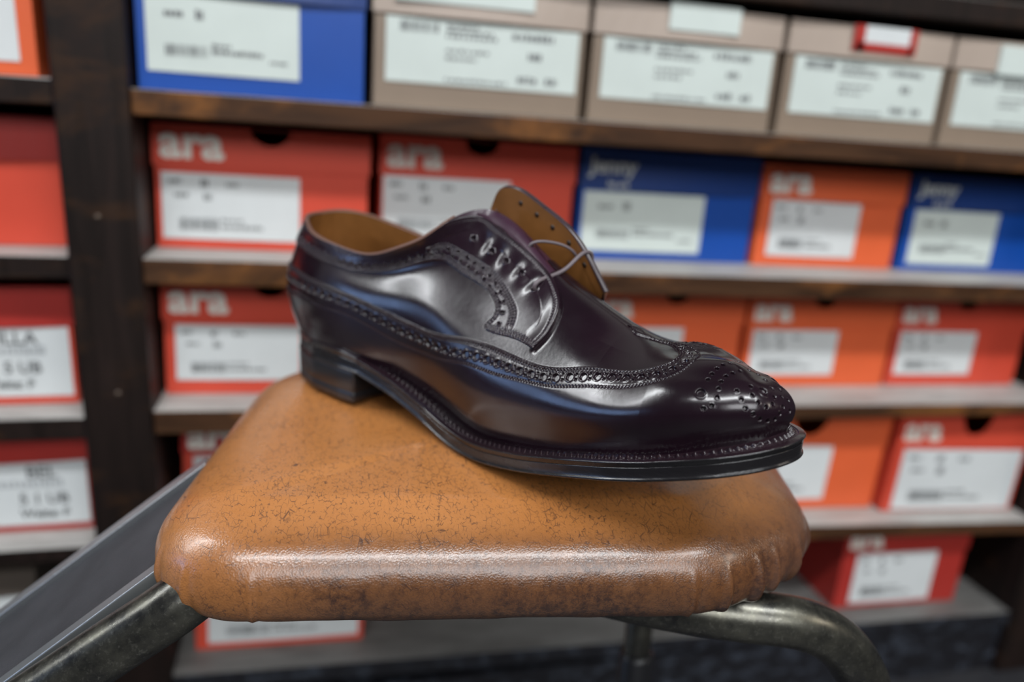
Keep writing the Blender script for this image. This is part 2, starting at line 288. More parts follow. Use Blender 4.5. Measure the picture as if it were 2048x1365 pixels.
# ------------------------------------------------------------------ shoe boxes
def text_mesh(name, s, size, loc, mat, parent, weight=0.0, sx=1.0, spacing=1.0, rotz=0):
    c = D.curves.new(name, 'FONT'); c.body = s; c.size = size; c.offset = weight; c.space_character = spacing; c.resolution_u = 3; c.extrude = .00015
    t = D.objects.new(name + '_tmp', c); COL.objects.link(t); bpy.context.view_layer.update()
    me = D.meshes.new_from_object(t); D.objects.remove(t); D.curves.remove(c); me.materials.clear(); me.materials.append(mat)
    me.transform(Matrix.Rotation(math.pi / 2, 4, 'X') @ Matrix.Diagonal((sx, 1, 1, 1)))
    o = D.objects.new(name, me); COL.objects.link(o); o.parent = parent; o.location = loc; return o
def shoe_box(x0, x1, y, z, H, mats, label, lid=.33, notch=None, logo=None, plate=None, kind='card', group='shoe boxes on the shelves', yaw=0, tilt=0, L=.30, lidlift=0, bow=.0042):
    """one box: open-topped body, cap lid with a front skirt and a thumb notch, a paper label with print, lettering on the lid"""
    mb, ml = mats; w = x1 - x0
    if x0 > -.2 and not tilt:                                                # boxes sit flat on their slightly sagging board
        k = min((1, 2, 3, 4, 5), key=lambda k: abs(zsh(k, (x0 + x1) / 2) - z)); tilt = -math.atan((SH[k][1] - SH[k][0]) / (X1 - X0))
    e = empty('shoe_box', ((x0 + x1) / 2, y, z + .0004), label, 'shoe box', group); e.rotation_euler = (0, tilt, yaw)
    h = w / 2; t = .0016; hb = H - .003
    b = MB(); i = .0016
    if notch: wz = H * (1 - lid) + .002
    else: wz = hb
    b.box(-h + i, h - i, i, i + t, 0, wz)                                    # front wall
    b.box(-h + i, h - i, L - i - t, L - i, 0, hb); b.box(-h + i, -h + i + t, i + t, L - i - t, 0, hb); b.box(h - i - t, h - i, i + t, L - i - t, 0, hb)
    b.box(-h + i + t, h - i - t, i + t, L - i - t, 0, t); b.build('box_body', mb, e, bevel=.0005)
    sk = H * lid; zl = H - sk + lidlift; zt = H + lidlift
    b = MB(); poly = [(-h, zl), (h, zl), (h, zt)]
    if notch:
        nx, nr, nd = notch; nx *= h
        for k in range(17): a = math.pi * k / 16; poly.append((nx + nr * math.cos(a), zt - nd * math.sin(a)))
    poly.append((-h, zt))
    if notch: b.prism(poly, 0, t)
    else:                                                                    # the plain lids belly out a little
        for q in range(12):
            u0, u1 = q / 12, (q + 1) / 12; f = lambda u, zz_: -bow * math.sin(u * math.pi) * (1 - .55 * (zz_ - zl) / sk)
            b.hexa([(-h + w * u, yo + f(u, zz_), zz_) for u in (u0, u1) for yo in (0, t) for zz_ in (zl, zt)])
    ty = t
    if notch: b.box(-h + t, nx - nr, t, t + nr, zt - t, zt); b.box(nx + nr, h - t, t, t + nr, zt - t, zt); ty = t + nr
    b.box(-h + t, h - t, ty, L - t, zt - t, zt); b.box(-h, -h + t, t, L - t, zl, zt); b.box(h - t, h, t, L - t, zl, zt); b.box(-h, h, L - t, L, zl, zt)
    b.build('box_lid', ml, e)
    if logo:
        s, lx, lz, sz, wt, mt, sx = logo[:7]
        text_mesh('lid_lettering', s, sz, (-h + lx * w, -.0003 - (0 if notch else bow), zl + lz * sk), mt, e, wt, sx, logo[7] if len(logo) > 7 else 1)
        if len(logo) > 8: text_mesh('lid_lettering', logo[8][0], logo[8][1], (-h + logo[8][2] * w, -.0003 - (0 if notch else bow), zl + logo[8][3] * sk), mt, e, 0.0002, 1)
    if plate:
        a, c, d, f, style = plate; pm = plate_mats.get(style, M_PAPER)
        px0, px1, pz0, pz1 = -h + a * w, -h + c * w, d * H, f * H; yy = i - .0006
        b = MB()
        n = 10; pw = px1 - px0
        for q in range(n):
            u0, u1 = q / n, (q + 1) / n; bow = lambda u: yy - .0007 * math.sin(u * math.pi)
            P = [(px0 + pw * u, yo, zz_) for u, bw in ((u0, bow(u0)), (u1, bow(u1))) for yo in (bw - .0003, i - .0001) for zz_ in (pz0, pz1)]
            b.hexa(P)
        pl = b.build('paper_label', pm, e)
        pb = MB(); ph = pz1 - pz0; yp = yy - .0013
        def bar(u0, u1, v0, v1): pb.box(px0 + u0 * pw, px0 + u1 * pw, yp, yp + .0002, pz0 + v0 * ph, pz0 + v1 * ph)
        def words(u0, u1, v, hh, seed):
            r = random.Random(seed); u = u0
            while u < u1: k = r.uniform(.012, .032); bar(u, min(u + k, u1), v, v + hh * r.uniform(.7, 1)); u += k + r.uniform(.004, .012)
        def code(u0, u1, v0, v1, seed):
            r = random.Random(seed); u = u0
            while u < u1: k = r.choice((.004, .004, .008, .012)); bar(u, u + k, v0, v1); u += k + r.choice((.005, .009))
        sd = int(abs(x0) * 1000) + int(z * 1000)
        if style == 'ara':
            words(.05, .14, .84, .07, sd); words(.28, .33, .80, .12, sd + 1); words(.46, .55, .82, .07, sd + 2); words(.09, .19, .64, .06, sd + 3); words(.30, .36, .60, .12, sd + 4)
            code(.12, .40, .14, .32, sd); words(.42, .58, .28, .05, sd + 5); words(.42, .72, .17, .06, sd + 6)
        elif style == 'blue':
            words(.12, .24, .72, .08, sd); words(.32, .38, .70, .15, sd + 4); code(.12, .40, .22, .36, sd); words(.42, .55, .36, .05, sd + 1); words(.42, .76, .27, .07, sd + 2); words(.8, .92, .2, .04, sd + 3)
        elif style == 'beige':
            code(.07, .26, .80, .95, sd); words(.30, .46, .90, .05, sd + 1); words(.30, .54, .82, .05, sd + 2); words(.30, .56, .74, .06, sd + 3); words(.64, .86, .80, .11, sd + 4)
            words(.30, .52, .52, .05, sd + 5); words(.30, .46, .40, .05, sd + 6); words(.73, .80, .50, .12, sd + 7); words(.30, .62, .06, .05, sd + 8); words(.68, .78, .12, .12, sd + 9); words(.83, .89, .12, .12, sd + 10)
        elif style == 'left':
            for s, sz, u, v in plate_text: text_mesh('label_print', s, sz, (px0 + u * pw, yp, pz0 + v * ph), M_INK, pl, .0003)
            words(.30, .90, .60, .12, sd)
        if pb.v: pb.build('label_print', M_INK if style != 'left' else M_INKL, pl)
    return e
plate_mats = {'beige': M_MINT, 'blue': M_MINT, 'ara': M_PAPER}
RR_, OO_, BB_, GG_ = (M_RED, M_RED), (M_ORG, M_ORG), (M_BLUE, M_BLUE2), (M_BEIGE, M_BEIGE2)
ara = lambda sz=.030: ('ara', .035, .22, sz * 1.25, .0013, M_LOGO, 1.04, 1.0)
jen = ('Jenny', .04, .42, .0215, .0006, M_LOGOB, 1.05, 1.0, ('by ara', .009, .14, .08))
NT = (.09, .0125, .0115)
# upper shelf: one blue box and four beige boxes
shoe_box(-.1405, .0385, .714, zsh(1, -.05), .1035, BB_, 'blue box with a large white label, alone of its colour on the upper shelf', lid=.28, plate=(.05, .70, .14, .70, 'blue'))
plates = dict(plate=(.06, .965, .20, .70, 'beige'))
sid = []
for x0, x1, lab in ((.0435, .2300, 'first beige box right of the blue one on the upper shelf'), (.2355, .4210, 'second beige box from the blue one, white sticker on the middle of its lid'),
                    (.4275, .6080, 'third beige box from the blue one, red and white sticker on its lid'), (.6125, .8000, 'rightmost beige box of the upper shelf, pale sticker hanging off its lid')):
    sid.append(shoe_box(x0, x1, .715, zsh(1, (x0 + x1) / 2) + .0002, .1035, GG_, lab, lid=.28, **plates))
def lid_sticker(e, x0, x1, z0, z1, mat, band=None):
    b = MB(); b.mi = 0; b.box(x0, x1, -.0051, -.0004, z0, z1)
    if band: b.mi = 1; b.box(x0 - .004, x0 + .008, -.0056, -.0051, z0 - .002, z1); b.box(x1 - .004, x1 + .004, -.0056, -.0051, z0 - .002, z1); b.box(x0, x1, -.0056, -.0051, z0 - .002, z0 + .006)
    o = b.build('lid_sticker', [mat, M_DRED], e); return o
lid_sticker(sid[0], -.075, .043, .085, .106, M_MINT); lid_sticker(sid[1], -.024, .045, .083, .106, M_MINT)
lid_sticker(sid[2], -.022, .040, .083, .104, M_PAPER, True); lid_sticker(sid[3], -.045, .06, .072, .100, M_MINT)
# middle shelf
z2 = lambda a, c: zsh(2, (a + c) / 2)
shoe_box(-.1410, .0440, .752, z2(-.141, .044), .107, RR_, 'red box with white lettering, directly under the blue box, beside the dark upright', notch=(.06, .017, .0145), logo=ara(.032), plate=(.035, .665, .08, .62, 'ara'))
shoe_box(.0540, .2470, .770, z2(.054, .247), .110, RR_, 'red box whose label is partly hidden by the tongue of the dark shoe', notch=(.0, .017, .0145), logo=ara(.032), plate=(.02, .66, .12, .66, 'ara'))
shoe_box(.2520, .4500, .770, z2(.252, .45), .111, BB_, 'blue box with white label between two red boxes, just right of the shoe tongue', lid=.36, logo=jen, plate=(.03, .70, .08, .62, 'blue'))
shoe_box(.4530, .6300, .768, z2(.453, .63), .107, OO_, 'orange red box between two blue boxes on the middle shelf', lid=.33, logo=ara(.030), plate=(.09, .70, .10, .66, 'ara'))
shoe_box(.6360, .8380, .768, z2(.636, .838), .107, BB_, 'rightmost blue box, at the right edge of the picture on the middle shelf', lid=.34, logo=jen, plate=(.06, .62, .07, .64, 'blue'))
# third shelf
z3 = lambda a, c: zsh(3, (a + c) / 2)
shoe_box(-.1400, .0420, .742, z3(-.14, .042), .106, RR_, 'red box just left of the shoe heel, above the tan seat', notch=(.03, .0145, .0125), logo=ara(.031), plate=(.06, .66, .13, .63, 'ara'))
shoe_box(.0520, .2420, .750, z3(.052, .242), .104, RR_, 'red box hidden behind the dark shoe on the third shelf', notch=(.03, .014, .012), logo=ara(.028), plate=(.06, .62, .13, .63, 'ara'))
shoe_box(.2660, .4500, .762, z3(.266, .45), .104, OO_, 'orange red box showing behind the slope of the shoe', notch=(.10, .0135, .012), logo=ara(.028), plate=(.05, .62, .13, .63, 'ara'))
shoe_box(.4540, .6420, .760, z3(.454, .642), .104, OO_, 'orange red box on the third shelf, second from its right end', notch=(-.02, .0135, .012), logo=ara(.028), plate=(.05, .62, .13, .63, 'ara'))
shoe_box(.6460, .8320, .762, z3(.646, .832), .105, RR_, 'red box at the right end of the third shelf', notch=(.0, .0135, .012), logo=ara(.028), plate=(.05, .62, .13, .63, 'ara'))
# fourth shelf
z4 = lambda a, c: zsh(4, (a + c) / 2)
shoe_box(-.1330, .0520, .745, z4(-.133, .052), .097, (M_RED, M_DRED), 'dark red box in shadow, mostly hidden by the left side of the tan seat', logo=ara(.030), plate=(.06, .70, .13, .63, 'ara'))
shoe_box(.4560, .6420, .738, z4(.456, .642) + .001, .124, OO_, 'orange box on the fourth shelf right behind the tip of the shoe', notch=(-.15, .024, .032), plate=(.06, .62, .10, .64, 'ara'), lid=.36)
shoe_box(.6470, .8380, .728, z4(.647, .838) + .001, .129, (M_RED, M_RED), 'red box with brightly lit lettering at the right end of the fourth shelf', notch=(.10, .022, .030), logo=ara(.031), plate=(.07, .965, .02, .62, 'ara'), lid=.36)
# bottom shelf
z5 = lambda a, c: zsh(5, (a + c) / 2)
shoe_box(-.1270, .0420, .735, z5(-.127, .042), .105, RR_, 'red box low on the bottom shelf, showing under the front edge of the seat', logo=ara(.030), plate=(.08, .96, .07, .66, 'ara'))
shoe_box(.6080, .7880, .730, z5(.608, .788), .112, (M_DRED, M_DRED), 'red box standing alone at the right of the bottom shelf', notch=(.12, .013, .011), logo=ara(.028), plate=(.12, .76, .06, .66, 'ara'))  # deep red card colour stands in for the dimmer light on this box
# bay left of the upright
LX = -.3960
plate_text = []
shoe_box(LX, -.2080, .712, .664, .101, OO_, 'orange red box with a big white label in the top left corner', lid=.25, plate=(.04, .93, .10, .80, 'plain'), group='shoe boxes left of the upright')
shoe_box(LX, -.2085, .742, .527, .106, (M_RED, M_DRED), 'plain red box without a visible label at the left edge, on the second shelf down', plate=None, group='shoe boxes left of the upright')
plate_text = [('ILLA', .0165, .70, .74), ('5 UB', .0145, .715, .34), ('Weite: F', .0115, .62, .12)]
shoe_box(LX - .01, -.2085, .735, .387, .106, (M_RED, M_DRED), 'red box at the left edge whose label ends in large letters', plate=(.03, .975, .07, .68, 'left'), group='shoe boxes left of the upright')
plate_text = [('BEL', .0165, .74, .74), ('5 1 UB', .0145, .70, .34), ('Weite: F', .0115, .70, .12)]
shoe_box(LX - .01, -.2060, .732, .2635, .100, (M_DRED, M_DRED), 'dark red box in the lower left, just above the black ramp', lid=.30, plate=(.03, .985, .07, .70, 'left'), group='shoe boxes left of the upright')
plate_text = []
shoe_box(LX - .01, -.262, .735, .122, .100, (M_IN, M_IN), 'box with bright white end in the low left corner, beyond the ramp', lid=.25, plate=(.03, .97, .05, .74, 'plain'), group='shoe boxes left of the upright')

# ------------------------------------------------------------------ shoe fitting stool
stool = empty('fitting_stool', (.1, .4, 0), 'shoe fitting stool with tan vinyl seat, bent metal tube legs and black rubber ramp', 'stool')
st_inv = Matrix.Translation((-.1, -.4, 0))
def ST(o): o.parent = stool; o.matrix_parent_inverse = st_inv; return o
def round_poly(P, R, n=400):
    out = []; k = len(P)
    for i in range(k):
        a, b, c = (np.array(P[(i + q) % k], float) for q in (-1, 0, 1)); u = (a - b) / np.linalg.norm(a - b); v = (c - b) / np.linalg.norm(c - b)
        th = math.acos(np.clip(u @ v, -1, 1)); t = R[i] / math.tan(th / 2); p0, p1 = b + u * t, b + v * t
        ctr = b + (u + v) / np.linalg.norm(u + v) * R[i] / math.sin(th / 2)
        a0 = math.atan2(*(p0 - ctr)[::-1]); a1 = math.atan2(*(p1 - ctr)[::-1]); da = (a1 - a0 + math.pi) % (2 * math.pi) - math.pi
        out += [ctr + R[i] * np.array([math.cos(a0 + da * q / 24), math.sin(a0 + da * q / 24)]) for q in range(25)]
    Q = np.array(out + [out[0]]); d = np.r_[0, np.cumsum(np.hypot(*np.diff(Q, axis=0).T))]; t = np.linspace(0, d[-1], n, endpoint=False)
    Q = np.stack([np.interp(t, d, Q[:, 0]), np.interp(t, d, Q[:, 1])], 1)
    for _ in range(14): Q = (np.roll(Q, 1, 0) + 2 * Q + np.roll(Q, -1, 0)) / 4
    return Q
SEATP = round_poly([(-.080, .2985), (.168, .2680), (.232, .2960), (.252, .365), (.250, .530), (-.032, .558)], [.048, .070, .050, .06, .05, .075], 900)
nx = np.roll(SEATP, -1, 0) - np.roll(SEATP, 1, 0); NRM = np.stack([nx[:, 1], -nx[:, 0]], 1); NRM /= np.linalg.norm(NRM, axis=1)[:, None]   # outward
ctr = np.array([.10, .40])
prof = [(.030, .4500), (.016, .4496), (.010, .4498), (.005, .4518), (.0015, .4560), (.0, .4620), (.0002, .4680), (.0018, .4738), (.0050, .4790), (.0095, .4832), (.0155, .4863), (.0225, .4887), (.0300, .4907), (.037, .4924)]
pi = np.array([p[0] for p in prof]); pz = np.array([p[1] for p in prof]); kk = np.arange(len(prof)); q = np.linspace(0, len(prof) - 1, 60)
ins = spl(kk, pi, q); zz_ = spl(kk, pz, q)
rings = []
u = np.arange(len(SEATP)) / len(SEATP)
ang = np.arctan2(NRM[:, 1], NRM[:, 0])
def near_pt(x, y, w): return np.exp(-((SEATP[:, 0] - x) ** 2 + (SEATP[:, 1] - y) ** 2) / w ** 2)
folds = np.zeros(len(SEATP)); arc = np.cumsum(np.linalg.norm(np.diff(SEATP, axis=0, append=SEATP[:1]), axis=1))
def fold(x, y, width, amp, skew=.4):
    k = ((SEATP - (x, y)) ** 2).sum(1).argmin(); d = arc - arc[k]; L_ = arc[-1]; d = (d + L_ / 2) % L_ - L_ / 2
    return amp * (np.exp(-(d / width) ** 2) - skew * np.exp(-((d - 1.7 * width) / width) ** 2))
for f in ((.190, .279, .0022, .0034), (.201, .284, .0018, .0028), (.172, .273, .0022, .0022), (.216, .296, .0028, .0024), (.230, .312, .003, .0022), (.155, .270, .0016, .0014), (.240, .335, .003, .0016), (-.058, .303, .0020, .0011), (-.069, .322, .0018, .0016), (-.028, .294, .0012, .0010)):
    folds += fold(*f)
wav = sum(np.sin(arc / arc[-1] * 2 * math.pi * k + p) * a for k, p, a in ((11, 1, .0004), (26, 2, .00025), (47, 4, .00015)))
for i_, z_ in zip(ins, zz_):
    fz = np.clip((.4765 - z_) / .014, 0, 1) ** .8 * np.clip((z_ - .449) / .003 + .3, 0, 1)
    P = SEATP - NRM * i_ + NRM * ((folds + wav * .8) * fz)[:, None]
    zc = z_ + .0006 * np.sin(arc / arc[-1] * 2 * math.pi * 8 + 1.3) * np.clip((z_ - .484) / .006, 0, 1) + (wav * 2.0) * np.clip(1 - (z_ - .4496) / .006, 0, 1)
    rings.append(np.c_[P, zc])
last = rings[-1]
for s_ in np.linspace(.96, 0.0, 46):
    P = ctr + (last[:, :2] - ctr) * s_
    z_ = .4927 + .0011 * (1 - s_ ** 2)
    zc = np.full(len(P), z_) * (1 - 0) + 0 * s_
    zc = zc + (last[:, 2] - .4927) * s_ + .0005 * (np.sin(P[:, 0] * 70 + 1) * np.sin(P[:, 1] * 55 + 2)) * (1 - s_)
    rings.append(np.c_[P, zc])
rings.insert(0, np.c_[ctr + (SEATP - ctr) * 0, np.full(len(SEATP), .451)])
G = np.array(rings)
G2 = G - np.array([0, 0, .4495])
seat = mesh_np('seat_cushion', G2.reshape(-1, 3), grid_faces(G.shape[0], G.shape[1], wrap_b=True, flip=True), M_SEAT)
ST(seat); seat.location = (0, 0, .4495)
b = MB(); pl = [tuple(p) for p in (ctr + (SEATP[::15] - ctr) * .84)]; k = len(pl)
b.v = [(x, y, .4425) for x, y in pl] + [(x, y, .4505) for x, y in pl]; b.f = [tuple(range(k)), tuple(range(2 * k - 1, k - 1, -1))] + [(i, k + i, k + (i + 1) % k, (i + 1) % k) for i in range(k)]; b.m = [0] * len(b.f)
ST(b.build('seat_base', M_POST))

# front leg frame: one bent tube from the floor up, under the seat front and down again
d = np.array([-.783, .012, -.545]); A = np.array([-.0605, .3155, .4505]); t0 = -(A[2] - .0130) / d[2]
P = [A + d * s for s in (t0, .5 * t0, .26, .12, .05, .02, 0)] + [(-.044, .3165, .4555)]
P2 = [(-.02, .318, .4400), (-.022, .3480, .4375), (.018, .3600, .4385), (.06, .3570, .4365), (.11, .336, .4360), (.16, .308, .4350), (.200, .292, .4345), (.222, .288, .4315), (.2405, .2865, .4230), (.2565, .285, .4070), (.2680, .284, .3860), (.2750, .283, .3550), (.2860, .281, .2600), (.3140, .278, .0130)]
P = [tuple(p) for p in P[:-1]] + [(-.046, .3200, .4590), (-.028, .3330, .4580), (-.008, .3480, .4480)] + P2[2:]
frame = ST(tube('leg_frame', curve3(P, 300), .0125, M_TUBE, seg=40))
for x, y in ((float((A + d * t0)[0]), float((A + d * t0)[1])), (.3140, .278)):
    ST(tube('rubber_foot', [(x, y, 0.0), (x, y, .004), (x, y, .020), (x, y, .028)], [.015, .016, .016, .014], M_HEEL, seg=24))
for x, y, tx, ty in ((.2180, .452, .232, .470),):
    ST(tube('rear_leg', [(x, y, .443), ((x + tx) / 2, (y + ty) / 2, .22), (tx, ty, .02)], .0098, M_TUBE, seg=24))
    fx, fy = x + (tx - x) * .38, y + (ty - y) * .38
    ST(tube('leg_sleeve', [(fx, fy, .286), (fx, fy, .284), (tx, ty, .02), (tx, ty, 0)], [.0100, .0125, .0125, .0125], M_HEEL, seg=24))
# ramp: rubber covered board with aluminium edges, falling away to the floor on the left
dr = np.array([-.783, .0145, -.612]); dr /= np.linalg.norm(dr); N0 = np.array([-.0690, .3340, .4580]); F0 = np.array([-.0740, .4180, .4580]); Lr = (N0[2] - .012) / -dr[2]
nr = np.cross(dr, F0 - N0); nr /= np.linalg.norm(nr); nr = -nr if nr[2] < 0 else nr; wv_ = (F0 - N0) / np.linalg.norm(F0 - N0)
def slab(name, o0, w0, w1, h0, h1, mat, s0=0, s1=None):
    s1 = Lr if s1 is None else s1; b = MB(); B = o0
    b.hexa([B + dr * s + wv_ * w + nr * h for s in (s0, s1) for w in (w0, w1) for h in (h0, h1)]); return ST(b.build(name, mat, bevel=.0008))
wd = float(np.linalg.norm(F0 - N0))
slab('ramp_board', N0, .002, wd - .002, -.012, -.002, M_POST, -.02); slab('rubber_mat', N0, .004, wd - .005, -.002, .0, M_RUB, -.02)
slab('edge_strip', N0, -.002, .0055, -.014, .0014, M_TRIM, .0); slab('edge_strip', N0, wd - .009, wd + .001, -.014, .0030, M_TRIM, -.02)

# ------------------------------------------------------------------ the shoe (local frame in mm: x heel to toe, y medial side negative, z up)
OUT_M=[[0.0, -0.0], [1.09, -3.83], [2.18, -7.65], [3.27, -11.48], [4.73, -15.14], [7.55, -17.94], [10.38, -20.74], [13.21, -23.54], [16.56, -25.51], [20.33, -26.78], [24.1, -28.05], [27.87, -29.32], [31.64, -30.59], [35.41, -31.86], [39.34, -32.37], [43.31, -32.66], [47.28, -32.96], [51.24, -33.26], [55.21, -33.55], [59.18, -33.85], [63.15, -34.03], [67.13, -33.87], [71.1, -33.72], [75.08, -33.57], [79.05, -33.42], [83.03, -33.26], [87.0, -32.99], [90.97, -32.73], [94.94, -32.47], [98.91, -32.2], [102.88, -31.94], [106.86, -31.96], [110.84, -32.04], [114.81, -32.11], [118.79, -32.19], [122.77, -32.26], [126.75, -32.34], [130.71, -32.61], [134.64, -33.24], [138.57, -33.88], [142.5, -34.52], [146.42, -35.16], [150.35, -35.79], [154.28, -36.43], [158.2, -37.13], [162.11, -37.84], [166.02, -38.55], [169.94, -39.26], [173.85, -39.97], [177.77, -40.69], [181.69, -41.38], [185.62, -41.99], [189.55, -42.6], [193.48, -43.21], [197.41, -43.81], [201.35, -44.42], [205.28, -45.03], [209.23, -45.51], [213.19, -45.89], [217.15, -46.27], [221.11, -46.65], [225.07, -47.03], [229.03, -47.41], [233.01, -47.53], [236.98, -47.6], [240.96, -47.66], [244.94, -47.73], [248.92, -47.79], [252.89, -47.63], [256.86, -47.32], [260.83, -47.01], [264.79, -46.7], [268.76, -46.36], [272.64, -45.53], [276.51, -44.61], [280.38, -43.69], [284.26, -42.77], [287.98, -41.39], [291.6, -39.75], [295.23, -38.11], [298.85, -36.47], [301.89, -33.99], [304.59, -31.06], [307.29, -28.14], [309.78, -25.06], [311.4, -21.42], [313.02, -17.79], [314.54, -14.12], [315.16, -10.19], [315.63, -6.24]]
OUT_L=[[0.0, 0.0], [0.92, 3.89], [1.83, 7.78], [2.75, 11.67], [3.66, 15.56], [5.52, 18.97], [8.34, 21.8], [11.17, 24.62], [13.99, 27.45], [17.66, 28.85], [21.5, 29.95], [25.34, 31.04], [29.18, 32.14], [33.02, 33.24], [36.9, 34.15], [40.89, 34.15], [44.89, 34.15], [48.88, 34.15], [52.88, 34.15], [56.87, 34.15], [60.87, 34.15], [64.87, 34.15], [68.86, 34.15], [72.86, 34.15], [76.85, 34.15], [80.85, 34.15], [84.84, 34.26], [88.83, 34.46], [92.82, 34.65], [96.81, 34.85], [100.8, 35.05], [104.79, 35.31], [108.77, 35.66], [112.75, 36.02], [116.73, 36.38], [120.71, 36.74], [124.69, 37.1], [128.67, 37.45], [132.62, 38.01], [136.57, 38.6], [140.53, 39.19], [144.48, 39.78], [148.43, 40.38], [152.38, 40.97], [156.33, 41.56], [160.28, 42.15], [164.23, 42.75], [168.18, 43.34], [172.14, 43.93], [176.09, 44.52], [180.04, 45.12], [184.01, 45.54], [187.99, 45.9], [191.97, 46.26], [195.95, 46.61], [199.93, 46.97], [203.91, 47.33], [207.89, 47.58], [211.89, 47.46], [215.88, 47.34], [219.87, 47.22], [223.87, 47.1], [227.86, 46.98], [231.83, 46.55], [235.76, 45.85], [239.69, 45.14], [243.62, 44.43], [247.56, 43.72], [251.45, 42.87], [255.24, 41.59], [259.03, 40.32], [262.82, 39.05], [266.6, 37.78], [270.31, 36.3], [273.84, 34.43], [277.37, 32.56], [280.9, 30.69], [284.43, 28.82], [287.71, 26.56], [290.86, 24.11], [294.01, 21.65], [297.16, 19.19], [300.26, 16.68], [302.92, 13.69], [305.55, 10.69], [308.19, 7.68], [310.54, 4.47], [312.63, 1.06], [314.65, -2.37], [315.63, -6.24]]
ZK=[77.62, 108.67, 134.54, 160.42, 186.29, 212.17, 238.04, 263.91, 289.79, 315.66]
ZV=[17.852, 9.92, 1.695, -3.174, -0.78, 4.989, 11.86, 18.708, 26.58, 33.558]
TH=9.114
HZ=29.130
ORG=[-0.00231, 0.50898, 0.49471]
ROT=[[0.611143, -0.791307, 0.018394], [0.79152, 0.610961, -0.014892], [0.000546, 0.023661, 0.99972]]
WING_TOP=[(43.4, 0.53), (57.5, 0.511), (80.0, 0.506), (97.3, 0.492), (118.8, 0.451), (141.0, 0.43), (163.3, 0.453), (186.0, 0.518), (204.1, 0.542), (223.0, 0.532), (239.6, 0.542), (253.7, 0.597), (268.0, 0.642), (281.8, 0.668), (287.7, 0.697), (292.0, 0.754), (291.3, 0.845), (286.1, 0.933), (276.4, 0.986), (268.8, 0.988), (262.6, 0.957)]
WING_LOW=[(36.3, 0.341), (54.7, 0.332), (74.3, 0.322), (99.1, 0.329), (119.1, 0.298), (140.8, 0.291), (152.5, 0.313), (171.9, 0.368), (189.8, 0.425), (208.5, 0.439), (226.6, 0.446), (243.2, 0.458), (258.3, 0.499), (272.6, 0.535), (285.9, 0.563), (296.6, 0.635), (299.9, 0.714), (300.5, 0.84), (296.4, 0.943), (291.8, 0.979)]
TOP_LOW=[(35.5, 0.749), (58.0, 0.737), (69.7, 0.735), (82.3, 0.747), (95.0, 0.747), (103.7, 0.757), (122.4, 0.776), (136.9, 0.802), (146.7, 0.809), (155.1, 0.8), (163.5, 0.768), (174.2, 0.747), (186.5, 0.733), (193.1, 0.709), (196.2, 0.68), (196.0, 0.649), (193.7, 0.611), (210.0, 0.604), (226.1, 0.589)]
FACE_EDGE=[(226.1, 0.589), (229.2, 0.659), (229.7, 0.754), (226.9, 0.842), (222.8, 0.881), (216.4, 0.916), (207.5, 0.928), (197.7, 0.926), (188.0, 0.919), (177.1, 0.931), (167.9, 0.969)]
FACE_IN=[(146.9, 0.876), (154.1, 0.871), (158.7, 0.85), (166.8, 0.819), (175.5, 0.802), (185.5, 0.79), (194.2, 0.768), (202.3, 0.733), (207.2, 0.697), (208.5, 0.647)]
EYELETS=[(168.9, 0.881), (181.9, 0.85), (191.9, 0.845), (202.3, 0.842), (212.6, 0.823)]
BIGHOLES=[(229.7, 0.482), (238.9, 0.489), (247.3, 0.516), (255.5, 0.544), (263.7, 0.575), (272.6, 0.597), (281.8, 0.609), (289.7, 0.63), (295.3, 0.692), (297.4, 0.788), (294.1, 0.897)]
BIGHOL2=[(175.0, 0.422), (185.7, 0.453), (194.9, 0.475), (203.6, 0.484), (212.3, 0.484), (221.0, 0.482)]
BIGA=[(313.5, 0.525), (341.3, 0.537)]
MEDAL=[(315.3, 0.63), (317.1, 0.675), (320.1, 0.711), (324.7, 0.745), (331.4, 0.778), (356.9, 0.876), (322.4, 0.609), (325.2, 0.654), (329.6, 0.683), (335.5, 0.718), (347.7, 0.771), (353.9, 0.74), (352.3, 0.671), (348.2, 0.566), (321.1, 0.554), (320.6, 0.489), (318.8, 0.427), (315.8, 0.406), (328.8, 0.539), (330.1, 0.473), (331.4, 0.403), (334.4, 0.353), (337.2, 0.308), (340.8, 0.279), (344.1, 0.284), (346.2, 0.332), (348.2, 0.387), (350.0, 0.473), (353.1, 0.547), (336.0, 0.578), (334.9, 0.508), (336.7, 0.446), (339.8, 0.406), (343.1, 0.427), (345.7, 0.484), (352.6, 0.332), (356.9, 0.172), (353.3, 0.432)]

